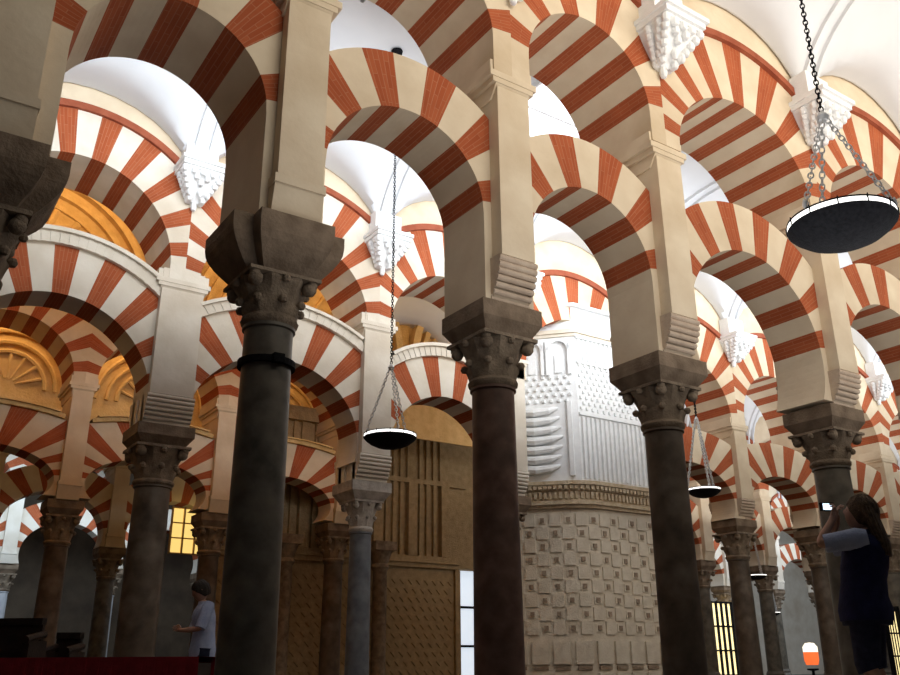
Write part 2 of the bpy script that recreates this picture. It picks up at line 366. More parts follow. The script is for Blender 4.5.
# ------------------------------------------------------------------ setting: floor and vaults
mb = MB(); mb.box(-30, 60, -12, 40, -0.2, 0.0); struct('floor', mb, floor_m, ROW(0, 0))
def vault(name, ss, o0, o1, z0, H, HL, m):
    mb = MB(); nu, nv = 16, 24; w = o1-o0
    for s0, s1 in zip(ss, ss[1:]):
        b = s1-s0
        us = [-(b/2)*cos(pi*i/nu) for i in range(nu+1)]; vs = [w/2*(1-cos(pi*j/nv)) for j in range(nv+1)]
        def z(u, v):
            zb = H*sqrt(max(0, 1-((v-w/2)/(w/2))**2)); hl = HL*sqrt(max(0, 1-(u/(b/2))**2))
            return z0 + max(zb, hl)
        sc = (s0+s1)/2
        for i in range(nu):
            for j in range(nv):
                mb.face([(sc+us[i], o0+vs[j], z(us[i], vs[j])), (sc+us[i+1], o0+vs[j], z(us[i+1], vs[j])), (sc+us[i+1], o0+vs[j+1], z(us[i+1], vs[j+1])), (sc+us[i], o0+vs[j+1], z(us[i], vs[j+1]))])
    ob = struct(name, mb, m, ROW(0, 0), smooth=True)
    md = ob.modifiers.new('thick', 'SOLIDIFY'); md.thickness = 0.25; md.offset = 1
    mb = MB(); K = 20
    for s in ss:
        for q in (-.16, .11):
            for k in range(K):
                a0, a1 = pi*k/K, pi*(k+1)/K
                def P(a, dd, x): return (s+x, (o0+o1)/2 - (w/2-dd)*cos(a), z0 + (H-dd)*sin(a))
                mb.face([P(a0, .07, q), P(a1, .07, q), P(a1, .07, q+.05), P(a0, .07, q+.05)])
                for x in (q, q+.05): mb.face([P(a0, .07, x), P(a1, .07, x), P(a1, -.05, x), P(a0, -.05, x)])
    struct(name.replace('ceiling', 'trim'), mb, m, ROW(0, 0))
    return ob
SA = [-13.6, -10.8, -7.9, -5.12, -2.66, -0.05, 2.57, 6.0, 9.3, 12.6, 15.9, 19.2, 22.5]
SB = [-9.3, -5.4, -1.5, 2.45, 5.9, 9.5, 13.3, 16.7, 20.1, 23.6, 27.1, 30.6, 34.1]
SC = [-12.4, -8.8, -5.2, -1.6, 1.95, 5.4]
vault('ceiling_near', SA, -7.0, -.54, 8.95, 2.3, 1.35, vault_m)
vault('ceiling_middle', SB, .81, 7.06, 8.75, 2.3, 1.6, vault_m)
vault('ceiling_far', [5.4]+[9+3.5*k for k in range(9)], 8.41, 14.06, 8.7, 2.3, 1.6, vault_m)
vault('ceiling_golden', SC, 8.41, 14.0, 11.6, 2.3, 1.6, gold)

# ------------------------------------------------------------------ nearest arcade (row A)
colsA = [
 # s, shaft top, capital top, ledge, radius, material, label, extra
 (-5.2, 3.5, 4.1, 7.2, .24, shaft_brown, 'column cut by the left edge, its dark stone block below a horseshoe arch', dict(imp_w=1.15, hi=.50, mod=False, cross=True)),
 (-2.66, 3.66, 4.12, 7.2, .235, shaft_grey, 'large dark column left of centre with an iron band below its capital', dict(rings=(3.3,), imp_w=1.12, hi=.48, mod=False, cross=True)),
 (-0.05, 3.5, 4.04, 7.2, .24, shaft_red, 'reddish marble column at the middle of the photo below a tall cream pier', {}),
 (2.57, 3.40, 3.93, 7.16, .24, shaft_brown, 'dark marble column standing right in front of the carved chapel block', dict(imp_w=.86)),
 (6.0, 3.32, 3.82, 7.12, .25, shaft_grey, 'grey marble column behind the photographing woman, below a cream pier', {}),
 (9.3, 3.3, 3.9, 7.1, .25, shaft_brown, 'column of the nearest arcade just beyond the right edge', {}),
]
for s, zs, zi, zl, r, m, lab, ex in colsA:
    make_column(s, 0, zs, zi, zl, r, lab, 'columns of the nearest arcade', m, **ex)
arcA = [
 (-5.12, -2.66, 4.62, 7.3, 6.62, 'top left', 8.8, 9.7),
 (-2.66, -0.05, 4.37, 7.07, 6.38, 'left', 8.75, 9.7),
 (-0.05, 2.57, 4.3, 6.93, 6.22, 'mid', 8.7, 9.65),
 (2.57, 6.0, 4.2, 6.9, 6.16, 'right', 8.55, 9.6),
 (6.0, 9.3, 4.15, 6.8, 6.1, 'edge', 8.55, 9.6),
 (9.3, 12.6, 4.15, 6.8, 6.1, 'out', 8.55, 9.6)]
lowA = ['big shaded lower striped arch filling the top left corner', 'lower striped arch between the banded dark column and the middle column',
 'lower striped arch from the middle column to the column before the chapel block', 'lower striped arch ending at the grey column behind the woman', 'lower striped arch cut by the right edge beyond the big hanging lamp']
uppA = ['upper striped arch above the big one in the top left corner', 'upper striped arch at the top of the photo above the middle left bay',
 'upper striped arch at the top centre, right of the tall middle pier', 'upper striped arch with brick moulding right of the large white corbel', 'upper striped arch in the right corner behind the big hanging lamp']
for (s0, s1, zi, ext, inn, _, ui, ue), l1, l2 in zip(arcA, lowA, uppA):
    lower_arch(s0, s1, 0.17 if s0 < -5 else .05, zi, ext, inn, l1, 'lower arches of the nearest arcade', t=1.1 if s0 < -5 else .8)
    upper_arch(s0, s1, 0, 7.2, ui, ue, 10.9, l2, 'upper arches of the nearest arcade')

# ------------------------------------------------------------------ second arcade (row B)
colsB = [
 (-5.4, 3.4, 4.1, 7.0, .24, shaft_brown, 'hidden column at the left edge carrying the wide arch with carved cornice', dict(pier_m=pale)),
 (-1.5, 3.52, 4.16, 7.05, .30, shaft_brown, 'stout dark column on the left below a brightly lit white pier', dict(pier_m=pale, imp_w=.95, pw=.74)),
 (2.45, 3.05, 3.63, 7.1, .21, shaft_blue, 'slim blue grey column below the small hanging lamp', dict(pier_m=pale, imp_w=.84, cap_m=capw_m, imp_m=capw_m, pw=.62)),
 (5.9, 3.1, 3.7, 7.0, .22, shaft_blue, 'column half hidden between the middle column and the chapel block', dict(pier_m=pale)),
 (13.3, 3.16, 3.8, 6.55, .27, shaft_brown, 'dark column right of the chapel block behind a small hanging lamp', {}),
 (16.7, 3.16, 3.8, 6.5, .25, shaft_brown, 'brown background column peeping out on both sides of the grey marble column', {}),
 (20.1, 3.16, 3.8, 6.5, .27, shaft_grey, 'distant column of the second arcade behind the woman', {}),
]
for s, zs, zi, zl, r, m, lab, ex in colsB:
    make_column(s, 7.6, zs, zi, zl, r, lab, 'columns of the second arcade', m, **ex)
arcB = [
 (-5.4, -1.5, 4.55, 7.3, 6.45, 8.98, 9.85, True, 'wide lower striped arch with carved cornice at the left edge', 'upper striped arch in front of golden carving at the upper left'),
 (-1.5, 2.45, 4.3, 6.95, 6.05, 8.65, 9.75, True, 'lower striped arch with carved cornice behind the banded dark column', 'upper striped arch left of the small white corbel, behind the banded column'),
 (2.45, 5.9, 4.1, 6.75, 5.9, 8.55, 9.6, True, 'lower striped arch with carved cornice left of the middle column', 'upper striped arch with brick moulding just left of the middle pier'),
 (5.9, 9.5, None, 6.5, 5.6, 8.3, 9.4, False, '', 'small upper striped arch above the white chapel block'),
 (9.5, 13.3, 4.13, 6.3, 5.4, 8.2, 9.3, False, 'distant lower striped arch just right of the chapel block', 'upper striped arch right of the chapel block, behind the dark column'),
 (13.3, 16.7, 4.2, 6.3, 5.4, 8.2, 9.3, False, 'distant lower striped arch left of the grey column', 'distant upper striped arch with cream lunette left of the grey column'),
 (16.7, 20.1, 4.2, 6.3, 5.4, 8.2, 9.3, False, 'distant lower striped arch right of the grey column', 'distant upper striped arch right of the grey column'),
 (20.1, 23.6, 4.2, 6.3, 5.4, 8.2, 9.3, False, 'distant lower striped arch at the right edge', 'distant upper striped arch at the right edge')]
for s0, s1, zi, ext, inn, ui, ue, cor, l1, l2 in arcB:
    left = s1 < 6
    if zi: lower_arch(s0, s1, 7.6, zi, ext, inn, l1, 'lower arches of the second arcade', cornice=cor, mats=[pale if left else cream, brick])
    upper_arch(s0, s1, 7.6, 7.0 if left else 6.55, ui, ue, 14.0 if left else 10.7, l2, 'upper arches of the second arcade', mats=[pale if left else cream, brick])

# ------------------------------------------------------------------ third arcade (row C), left
colsC = [(-5.2, 'just outside the left edge'), (-1.6, 'seen through the wide left arch'), (1.95, 'between the stout left column and the banded column'), (5.4, 'just left of the slim blue grey column')]
for s, w_ in colsC:
    make_column(s, 14.6, 3.3, 3.95, 7.0, .26, 'dim golden column of the third arcade ' + w_, 'columns of the third arcade', shaft_brown, mod=False)
for (s0, s1), w_ in zip(zip(SC[2:], SC[3:]), ['at the left edge', 'left of the stout dark column', 'behind the banded dark column']):
    lower_arch(s0, s1, 14.6, 4.35, 6.3, 5.4, 'dim lower striped arch of the third arcade ' + w_, 'lower arches of the third arcade', cornice=True, mats=[cream, brick], carve_m=gold)
    upper_arch(s0, s1, 14.6, 7.0, 8.5, 9.4, 10.6, 'golden lit upper arch of the third arcade ' + w_, 'upper arches of the third arcade')

# third arcade right of the chapel, fourth and fifth arcades
def plain_row(o, ss, cols, lows, upps, zs, zi, zl, cm, word, arch_m, pm):
    "far arcade: only the columns and arches that some gap shows, numbered by what one sees"
    def rank(i, L): return 'only one in view' if len(L) == 1 else ORD[L.index(i)] + ' from the left'
    for i in cols:
        make_column(ss[i], o, zs, zi, zl, .26, 'background column in the %s, %s' % (word, rank(i, cols)), 'columns in the ' + word, cm, pier_m=pm, zt=8.7, mod=False)
    for i in lows:
        lower_arch(ss[i], ss[i+1], o, zi+.35, zl-.2, zl-1.0, 'small lower arch in the %s, %s' % (word, rank(i, lows)), 'lower arches in the ' + word, mats=arch_m)
    for i in upps:
        upper_arch(ss[i], ss[i+1], o, zl, zl+1.5, zl+2.4, zl+3.9, 'small upper arch in the %s, %s' % (word, rank(i, upps)), 'upper arches in the ' + word, mats=arch_m)
ORD = ['first', 'second', 'third', 'fourth', 'fifth', 'sixth', 'seventh', 'eighth', 'ninth', 'tenth']
plain_row(14.6, [16.5, 20.0, 23.5, 27.0, 30.5, 34.0], [1, 2, 3, 4], [0, 1, 2], [0, 1, 2, 4], 3.2, 3.8, 6.7, shaft_grey, 'third arcade right of the chapel', [cream, brick], cream)
plain_row(21.6, [18.5, 22.2, 26.0, 29.6, 33.4, 37.2, 41.0], [3, 4, 5], [2, 4], [4], 3.2, 3.8, 6.7, shaft_grey, 'fourth arcade at the right', [pale, brick], pale)
plain_row(21.6, [-9.6, -6.0, -2.4, 1.2, 4.8], [2, 3], [2, 3], [], 3.2, 3.8, 6.7, shaft_grey, 'fourth arcade at the left', [cream, brick], cream)
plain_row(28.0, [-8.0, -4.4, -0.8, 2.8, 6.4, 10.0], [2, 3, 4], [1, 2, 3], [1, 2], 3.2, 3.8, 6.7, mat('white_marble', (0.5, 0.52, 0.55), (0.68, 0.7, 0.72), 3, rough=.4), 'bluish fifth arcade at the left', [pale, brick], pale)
vault('ceiling_back', [-9.6+3.65*k for k in range(16)], 15.41, 21.06, 8.7, 2.3, 1.6, vault_m)
vault('ceiling_rear', [-9.6+3.65*k for k in range(16)], 22.41, 27.45, 8.7, 2.3, 1.6, vault_m)

# outer walls of the hall
mb = MB(); mb.box(14, 62, 31.0, 31.5, 0, 12); struct('wall_rear_right', mb, pale, ROW(0, 0))
mb = MB(); mb.box(-24, 14, 31.0, 31.5, 0, 12); struct('wall_back', mb, mat('dimmed_back_wall', (0.07, 0.05, 0.035), (0.12, 0.09, 0.06), 1.5), ROW(0, 0))  # gloom at the left end is put into this wall's colour
mb = MB(); mb.box(-24.3, -24, -7, 31.5, 0, 14); struct('wall_left', mb, pale, ROW(0, 0))
mb = MB(); mb.box(58, 58.5, -7, 31.5, 0, 12); struct('wall_right', mb, pale, ROW(0, 0))

# ------------------------------------------------------------------ white stucco corbels under the vaults
def corbel_mb(w=.84, d=.62, h=.62):
    mb = MB(); x = w/2
    mb.box(-x, x, -d, 0, h-.07, h); mb.box(-x*.92, x*.92, -d*.92, 0, h-.15, h-.07); mb.box(-x*.82, x*.82, -d*.84, 0, h-.19, h-.15)
    n = 6
    for i in range(n):
        u0, u1 = i/n, (i+1)/n; k = 1-.78*u1**1.1; kk = 1-.78*u0**1.1
        z1 = h-.19-(h-.19)*u0; z0 = h-.19-(h-.19)*u1
        a = [(-x*.8*k, -d*.8*k, z0), (x*.8*k, -d*.8*k, z0), (x*.8*k, 0, z0), (-x*.8*k, 0, z0), (-x*.8*kk, -d*.8*kk, z1), (x*.8*kk, -d*.8*kk, z1), (x*.8*kk, 0, z1), (-x*.8*kk, 0, z1)]
        for q in ((0, 3, 2, 1), (4, 5, 6, 7), (0, 1, 5, 4), (1, 2, 6, 5), (2, 3, 7, 6), (3, 0, 4, 7)): mb.face([a[j] for j in q])
        m = max(2, 5-i)
        for j in range(m):
            f = -1+2*j/(m-1)
            mb.sphere((x*.8*kk*f, -d*.8*kk, z1-.03), .062, 8, sz=1.3)
        for f in (.35, .75):
            for sg in (-1, 1): mb.sphere((sg*x*.8*kk, -d*.8*kk*f, z1-.03), .06, 8, sz=1.3)
    for f in (-.55, .1, .6): mb.sphere((x*f*.7, -d*.45, .14), .05, 8, sz=2.2)
    mb.sphere((0, -d*.12, -.06), .06, 8, sz=1.8)
    return mb
def corbel(s, o, z, label, group, sc=1.0):
    ob = corbel_mb(.84*sc, .62*sc, .66*sc).build('vault_corbel', stucco, None, ROW(s, o, z), smooth=True); tag(ob, label, 'corbel', group)
    mb = MB(); x = .3*sc
    mb.box(-x, x, -.30*sc, 0, .66*sc, .66*sc+.5, 0, 0, 0); m2 = mb.build('vault_foot', stucco, ob)
for s, lab in ((-.05, 'white corbel above the middle pier, only its tip at the top edge'), (2.57, 'largest white stucco corbel, at the top right of the tall pier before the chapel'), (6.0, 'white stucco corbel behind the chains of the big hanging lamp')):
    corbel(s, -.53, 8.42, lab, 'corbels on the nearest arcade')
for s, lab in ((-1.5, 'white stucco corbel on the brightly lit left pier'), (2.45, 'white stucco corbel behind the chain of the small hanging lamp'), (5.9, 'white corbel beside the middle pier, mostly hidden, above the chapel block'), 
               (13.3, 'white stucco corbel above the pier right of the chapel block'), (20.1, 'white stucco corbel near the right edge, smallest in view')):
    corbel(s, 7.6-.53, 8.3 if s > 0 else 8.6, lab, 'corbels on the second arcade')

# ------------------------------------------------------------------ carved chapel block
def along(P0, P1, out):
    "box helper on a vertical face running from P0 to P1 in hall coordinates"
    P0 = Vector(P0); P1 = Vector(P1); d = (P1-P0); L = d.length; d.normalize(); n = Vector((d.y, -d.x))
    if n.dot(Vector(out)) < 0: n = -n
    def fb(mb, u0, u1, z0, z1, d0, d1, m=0):
        c = [P0+d*u0+n*d0, P0+d*u1+n*d0, P0+d*u1+n*d1, P0+d*u0+n*d1]
        a = [(q.x, q.y, z0) for q in c] + [(q.x, q.y, z1) for q in c]
        for q in ((0, 3, 2, 1), (4, 5, 6, 7), (0, 1, 5, 4), (1, 2, 6, 5), (2, 3, 7, 6), (3, 0, 4, 7)): mb.face([a[i] for i in q], m)
    return fb, L, (lambda u, dd, z: ((P0+d*u+n*dd).x, (P0+d*u+n*dd).y, z))
cb = empty('carved_chapel_block', W(7.6, 7.0), TH); tag(cb, 'white and tan carved stone block with lattice panels in the middle background', 'building')
Ldir = Vector((-.676, .733)); Lw = 2.2; Rw = 2.3
c0 = Vector((0, 0)); cl = Ldir*Lw; crr = Vector((Rw, 0))
def prism(mb, off, z0, z1, round_r=0.0, m=0):
    pts = []
    a = cl + Vector((-.735, -.678))*off
    corner = c0 + Vector((-.41*off, -off))
    b = crr + Vector((0, -off))
    if round_r:
        q0 = corner + Ldir*round_r; q2 = corner + Vector((round_r, 0))
        arc = [(q0*(1-t)**2 + corner*2*t*(1-t) + q2*t*t) for t in [k/8 for k in range(9)]]
    else: arc = [corner]
    pts = [a] + arc + [b, Vector((b.x, .05)), Vector((.75, .05)), Vector((cl.x+1.0, 1.75))]
    n = len(pts)
    for i in range(n):
        p, q = pts[i], pts[(i+1) % n]
        mb.face([(p.x, p.y, z0), (q.x, q.y, z0), (q.x, q.y, z1), (p.x, p.y, z1)], m)
    mb.face([(p.x, p.y, z0) for p in pts], m); mb.face([(p.x, p.y, z1) for p in pts], m)
    return pts
mb = MB(); prism(mb, .10, 7.95, 8.04); prism(mb, .05, 7.88, 7.95); mb.build('thin_cornice', pale, cb)
mb = MB(); prism(mb, -.04, 8.04, 8.66); mb.build('plain_white_top', vault_m, cb)
mb = MB(); prism(mb, .08, 8.62, 8.70); mb.build('top_moulding', lattice_m, cb)
fL, LL, pL = along(cl, c0, (-1, -1)); fR, LR, pR = along(c0, crr, (0, -1))
mb = MB(); prism(mb, 0, 4.4, 8.0)
for k in range(3):
    u0 = .28 + k*.62
    fL(mb, u0, u0+.07, 6.95, 7.8, 0, .10); fL(mb, u0+.50, u0+.57, 6.95, 7.8, 0, .10)
    for t in range(8):
        a0, a1 = pi*t/8, pi*(t+1)/8
        for rr, r2 in ((.215, .285),):
            q = [pL(u0+.285+rr*cos(a0), .1, 7.55+rr*sin(a0)), pL(u0+.285+r2*cos(a0), .1, 7.55+r2*sin(a0)), pL(u0+.285+r2*cos(a1), .1, 7.55+r2*sin(a1)), pL(u0+.285+rr*cos(a1), .1, 7.55+rr*sin(a1))]
            mb.face(q); q2 = [pL(u0+.285+rr*cos(a0), .0, 7.55+rr*sin(a0)), q[0], q[3], pL(u0+.285+rr*cos(a1), .0, 7.55+rr*sin(a1))]; mb.face(q2)
    fL(mb, u0+.2, u0+.37, 7.0, 7.45, 0, .05)
for r in range(5):
    for k in range(11):
        u = .2+k*.175+(r % 2)*.087
        q = pL(u, .02, 6.9-r*.14); mb.sphere(q, .055, 6)
for r in range(9):
    for k in range(13):
        u = .08+k*.175+(r % 2)*.087
        fR(mb, u-.03, u+.03, 7.15-r*.13, 7.22-r*.13, 0, .05)
for k in range(7):
    z = 4.75+k*.22; w = .62-.03*abs(k-3)
    mb.tube([pL(1.2-w, .0, z+.1), pL(1.2-w*.6, .10, z+.02), pL(1.2, .15, z-.02), pL(1.2+w*.6, .10, z+.02), pL(1.2+w, .0, z+.1)], [.03, .08, .1, .08, .03], 8)
fL(mb, .1, .2, 4.6, 6.3, 0, .08); fL(mb, 1.95, 2.05, 4.6, 6.3, 0, .08)
for k in range(16):
    u = .06+k*.14
    fR(mb, u, u+.05, 4.55, 5.95, 0, .06); fR(mb, u, u+.05, 7.3, 7.82, 0, .05)
fR(mb, 0, Rw, 5.98, 6.04, 0, .06); fR(mb, 0, Rw, 7.22, 7.27, 0, .06); fR(mb, 0, Rw, 7.83, 7.88, 0, .07)
mb.build('carved_upper_wall', lattice_m, cb)
mb = MB()
prism(mb, .16, 4.40, 4.48, .5); prism(mb, .10, 4.28, 4.40, .5); prism(mb, .06, 4.05, 4.28, .5); prism(mb, .14, 3.97, 4.05, .5); prism(mb, .09, 3.90, 3.97, .5)
mb.build('ochre_cornice', ochre, cb)
mb = MB(); 
mb2 = MB(); low = prism(mb2, 0.02, 0, 3.9, .55)
# relief tiles and cornice ornament follow the rounded wall
def walk(pts):
    out = []; L = 0
    for p, q in zip(pts, pts[1:]): out.append((L, p, q)); L += (q-p).length
    return out, L
def onpath(seg, u):
    for L0, p, q in reversed(seg):
        if u >= L0:
            d = (q-p).normalized(); n = Vector((d.y, -d.x)); return p + d*(u-L0), d, n
    return seg[0][1], Vector((1, 0)), Vector((0, -1))
seg, PL = walk(low[:-2])
ma = mb2; mt = mb2; mo = MB()
def pbox(mb, u, w, z0, z1, d0, d1, m=0):
    a, d, n = onpath(seg, u); 
    if n.dot(Vector((-.5, -1))) < 0: n = -n
    c = [a-d*w/2+n*d0, a+d*w/2+n*d0, a+d*w/2+n*d1, a-d*w/2+n*d1]
    v = [(q.x, q.y, z0) for q in c] + [(q.x, q.y, z1) for q in c]
    for q in ((0, 3, 2, 1), (4, 5, 6, 7), (0, 1, 5, 4), (1, 2, 6, 5), (2, 3, 7, 6), (3, 0, 4, 7)): mb.face([v[i] for i in q], m)
nc = int(PL/.27)
for r in range(9):
    for k in range(nc):
        u = (k+.5)*PL/nc; z = 3.78-r*.28
        if (r+k) % 2: pbox(ma, u, .25, z-.26, z, -.02, .028)
        else:
            pbox(mt, u, .17, z-.21, z-.05, -.02, .015, 2); pbox(mt, u, .09, z-.18, z-.08, -.02, .035, 1)
for r in range(2):
    for k in range(int(PL/.42)):
        u = (k+.5)*PL/int(PL/.42); z = 1.15-r*.62
        pbox(ma, u, .36, z-.45, z, -.02, .05); pbox(mt, u, .30, z-.56, z-.49, -.02, .04, 1)
for k in range(int(PL/.11)):
    u = (k+.5)*PL/int(PL/.11)
    pbox(mo, u, .06, 4.10, 4.24, 0.0, .10); pbox(mo, u, .07, 4.30, 4.38, .05, .14)
mb2.build('tiled_lower_wall', [tile_m, tile2_m, tile_m], cb); mo.build('cornice_ornament', ochre, cb)

# ------------------------------------------------------------------ golden carved walls behind the second arcade
gw = empty('golden_carved_wall', W(0, 14.0), TH); tag(gw, 'golden carved plaster wall with concentric arches glowing behind the left arcades', 'wall')
mb = MB(); mb.box(-12.4, 5.7, -.02, .06, 9.5, 14.2); mb.box(5.7, 14.2, -.02, .06, 6.9, 14.2); mb.build('plaster_field', gold, gw)
mb = MB(); mb.box(-12.4, 6.0, 2.6, 2.7, 6.2, 11.4)
for x0 in (-12.0, -8.4, -4.8, -1.2, 2.4):
    for r in (1.45, 1.15, .9): 
        for kk in range(16):
            a0, a1 = pi*kk/16, pi*(kk+1)/16
            mb.tube([(x0+1.8+r*cos(a0), 2.55, 7.4+r*sin(a0)), (x0+1.8+r*cos(a1), 2.55, 7.4+r*sin(a1))], .06, 6)
    for kk in range(7):
        a = radians(20+23.3*kk); mb.tube([(x0+1.8+.2*cos(a), 2.56, 7.4+.2*sin(a)), (x0+1.8+.85*cos(a), 2.56, 7.4+.85*sin(a))], [.02, .05], 6)
gr_ = empty('golden_fan_wall', W(0, 14.0), TH); tag(gr_, 'golden wall of small fan shaped lunettes glowing behind the third arcade at the left', 'wall')
mb.build('plaster_field', gold, gr_)
def half_ring(mb, cx, cz, r0, r1, y0, y1, n=40, a0=0, a1=pi):
    P = lambda r, t, y: (cx+r*cos(t), y, cz+r*sin(t))
    for k in range(n):
        t0, t1 = a0+(a1-a0)*k/n, a0+(a1-a0)*(k+1)/n
        mb.face([P(r0, t0, y0), P(r1, t0, y0), P(r1, t1, y0), P(r0, t1, y0)])
        for r in (r0, r1): mb.face([P(r, t0, y0), P(r, t1, y0), P(r, t1, y1), P(r, t0, y1)])
for cx in (-10.4, -3.4, 3.6, 10.6):
    mb = MB()
    for r, w, d in ((3.35, .22, .35), (2.95, .16, .25), (2.6, .14, .18), (2.25, .12, .12)): half_ring(mb, cx, 9.2, r-w, r, -d, 0)
    mb.build('concentric_arch', gold, gw)
    mb = MB()
    for k in range(11):
        a = radians(12+15.6*k)
        mb.tube([(cx+.5*cos(a), -.06, 9.2+.5*sin(a)), (cx+2.1*cos(a), -.06, 9.2+2.1*sin(a))], [.03, .09], 6)
    for sg in (-1, 1):
        for k in range(7):
            a = radians(22+9*k); x = cx+sg*3.5
            mb.tube([(x-sg*.15*cos(a), -.05, 9.3+.1*sin(a)), (cx+sg*(3.5*1.0 - .0) - sg*1.1*cos(a)*.6+sg*.4, -.05, 10.6+1.9*sin(a))], [.03, .08], 6)
    mb.build('fan_ribs', gold, gw)
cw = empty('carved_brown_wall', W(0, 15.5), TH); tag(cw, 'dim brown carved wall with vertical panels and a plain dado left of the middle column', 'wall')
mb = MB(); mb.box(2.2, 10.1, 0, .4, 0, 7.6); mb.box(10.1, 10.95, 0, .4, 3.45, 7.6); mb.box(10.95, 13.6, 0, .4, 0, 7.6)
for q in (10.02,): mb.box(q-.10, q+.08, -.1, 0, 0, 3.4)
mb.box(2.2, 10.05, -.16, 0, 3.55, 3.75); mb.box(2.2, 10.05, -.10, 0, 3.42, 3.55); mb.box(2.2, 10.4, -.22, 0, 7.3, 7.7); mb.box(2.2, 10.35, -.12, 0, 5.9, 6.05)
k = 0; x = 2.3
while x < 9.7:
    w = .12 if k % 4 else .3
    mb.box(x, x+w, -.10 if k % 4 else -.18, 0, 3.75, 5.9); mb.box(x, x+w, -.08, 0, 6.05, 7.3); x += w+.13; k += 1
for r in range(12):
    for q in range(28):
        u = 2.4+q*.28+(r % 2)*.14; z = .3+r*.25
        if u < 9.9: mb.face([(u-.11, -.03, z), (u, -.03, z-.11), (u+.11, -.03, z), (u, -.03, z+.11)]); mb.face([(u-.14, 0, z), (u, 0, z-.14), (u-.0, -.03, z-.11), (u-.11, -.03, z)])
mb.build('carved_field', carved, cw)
for px_, w_ in ((4.2, .35), (7.1, .35)):
    mb = MB(); mb.lathe([(.2, 0), (.2, 3.2), (.26, 3.3), (.22, 3.4), (.34, 3.75)], 20, px_, -.45); mb.box(px_-.34, px_+.34, -.8, 0, 3.75, 4.0); mb.build('engaged_column', capital_m, cw, smooth=True)

# ------------------------------------------------------------------ hanging lamps
def chain_mb(mb, p, q, link, r, straight=False):
    p = Vector(p); q = Vector(q); L = (q-p).length; n = max(2, int(L/(link*.72))); d = (q-p)/L
    a = d.orthogonal().normalized(); b = d.cross(a)
    for i in range(n):
        c = p + d*L*(i+.5)/n; side = a if i % 2 else b; K = 10
        ring = [c + d*(link/2)*cos(2*pi*k/K) + side*(link*.30)*sin(2*pi*k/K) for k in range(K)]
        nn = a if not i % 2 else b
        for k in range(K):
            u, v = ring[k], ring[(k+1) % K]; t = (v-u).normalized(); s1 = t.cross(nn)*r; s2 = nn*r
            sq1 = [u+s1, u+s2, u-s1, u-s2]; sq2 = [v+s1, v+s2, v-s1, v-s2]
            for j in range(4): mb.face([sq1[j], sq1[(j+1) % 4], sq2[(j+1) % 4], sq2[j]])
def hanging_lamp(loc, dia, hfin, ztop, label, group, a0=0.3, links=True, rose=True, thin=.006):
    root = empty('hanging_lamp', loc); tag(root, label, 'lamp', group); R = dia/2
    mb = MB(); mb.lathe([(.001, -R*.42), (R*.25, -R*.40), (R*.5, -R*.345), (R*.75, -R*.23), (R*.93, -R*.09), (R*1.0, -.004), (R*1.0, 0.002), (R*.90, 0.002), (R*.7, -R*.10), (.001, -R*.2)], 48); mb.build('dish', iron, root, smooth=True)
    mb = MB(); n = 12
    h = R*.105
    for k in range(n):
        t0 = 2*pi*k/n+.012; t1 = 2*pi*(k+1)/n-.012; K = 5
        for j in range(K):
            u, v = t0+(t1-t0)*j/K, t0+(t1-t0)*(j+1)/K
            for (r0, z0), (r1, z1) in (((R*.99, .003), (R*.99, h)), ((R*.99, h), (R*.93, h)), ((R*.93, h), (R*.93, .003)), ((R*.93, .003), (R*.99, .003))):
                mb.face([(r0*cos(u), r0*sin(u), z0), (r0*cos(v), r0*sin(v), z0), (r1*cos(v), r1*sin(v), z1), (r1*cos(u), r1*sin(u), z1)])
    mb.build('lit_rim', glow, root)
    mb = MB(); mb.lathe([(R*.93, h), (R*1.0, h), (R*1.0, h*1.3), (R*.93, h*1.3), (R*.93, h)], 48)
    for k in range(n):
        t = 2*pi*k/n; mb.tube([(R*1.0*cos(t), R*1.0*sin(t), 0), (R*1.01*cos(t), R*1.01*sin(t), h*1.5)], R*.012, 4)
    mb.build('iron_hoop', iron, root)
    for k in range(3):
        t = a0+2*pi*k/3; mb = MB(); p = (R*.97*cos(t), R*.97*sin(t), h*1.6)
        chain_mb(mb, p, (.03*cos(t), .03*sin(t), hfin-.03), dia*.085, thin*1.1); mb.build('chain', steel, root)
        mb = MB(); mb.lathe([(R*.035, h*1.2), (R*.04, h*2.6), (R*.015, h*3.2)], 8, p[0], p[1]); mb.build('hook', glow_off, root)
    mb = MB(); mb.lathe([(.001, hfin-.05), (R*.09, hfin-.035), (R*.13, hfin), (R*.09, hfin+.03), (R*.03, hfin+.06), (.001, hfin+.08)], 20); mb.build('finial', steel, root, smooth=True)
    mb = MB(); chain_mb(mb, (0, 0, hfin+.06), (0, 0, ztop-loc[2]), dia*.075, thin); mb.build('main_chain', iron, root)
    if rose:
        mb = MB(); z = ztop-loc[2]; mb.lathe([(.02, z-.09), (R*.24, z-.05), (R*.26, z), (R*.05, z+.02)], 20); mb.build('ceiling_rose', iron, root, smooth=True)
    return root
glow_off = steel
p = at(842, 226, 7.0); p1 = p
hanging_lamp(p, .92, 1.14, 11.15, 'big round black lamp with a white lit rim hanging at the upper right', 'hanging lamps', radians(-32)+VIEW, thin=.0065)
p = at(390, 438, 13.0)
hanging_lamp(p, .80, 1.12, 11.02, 'round hanging lamp left of the middle column on a very long chain', 'hanging lamps', .9+VIEW, thin=.0065)
p = at(704, 491, 19.0)
hanging_lamp(p, .72, 1.6, 10.8, 'smaller hanging lamp right of the column before the chapel', 'hanging lamps', .6+VIEW, thin=.012)
p = at(757, 576, 30.0)
hanging_lamp(p, .62, 1.5, 10.95, 'tiny distant hanging lamp between two columns at the lower right', 'hanging lamps', .2, thin=.012)
p = at(773, 613, 39.0)
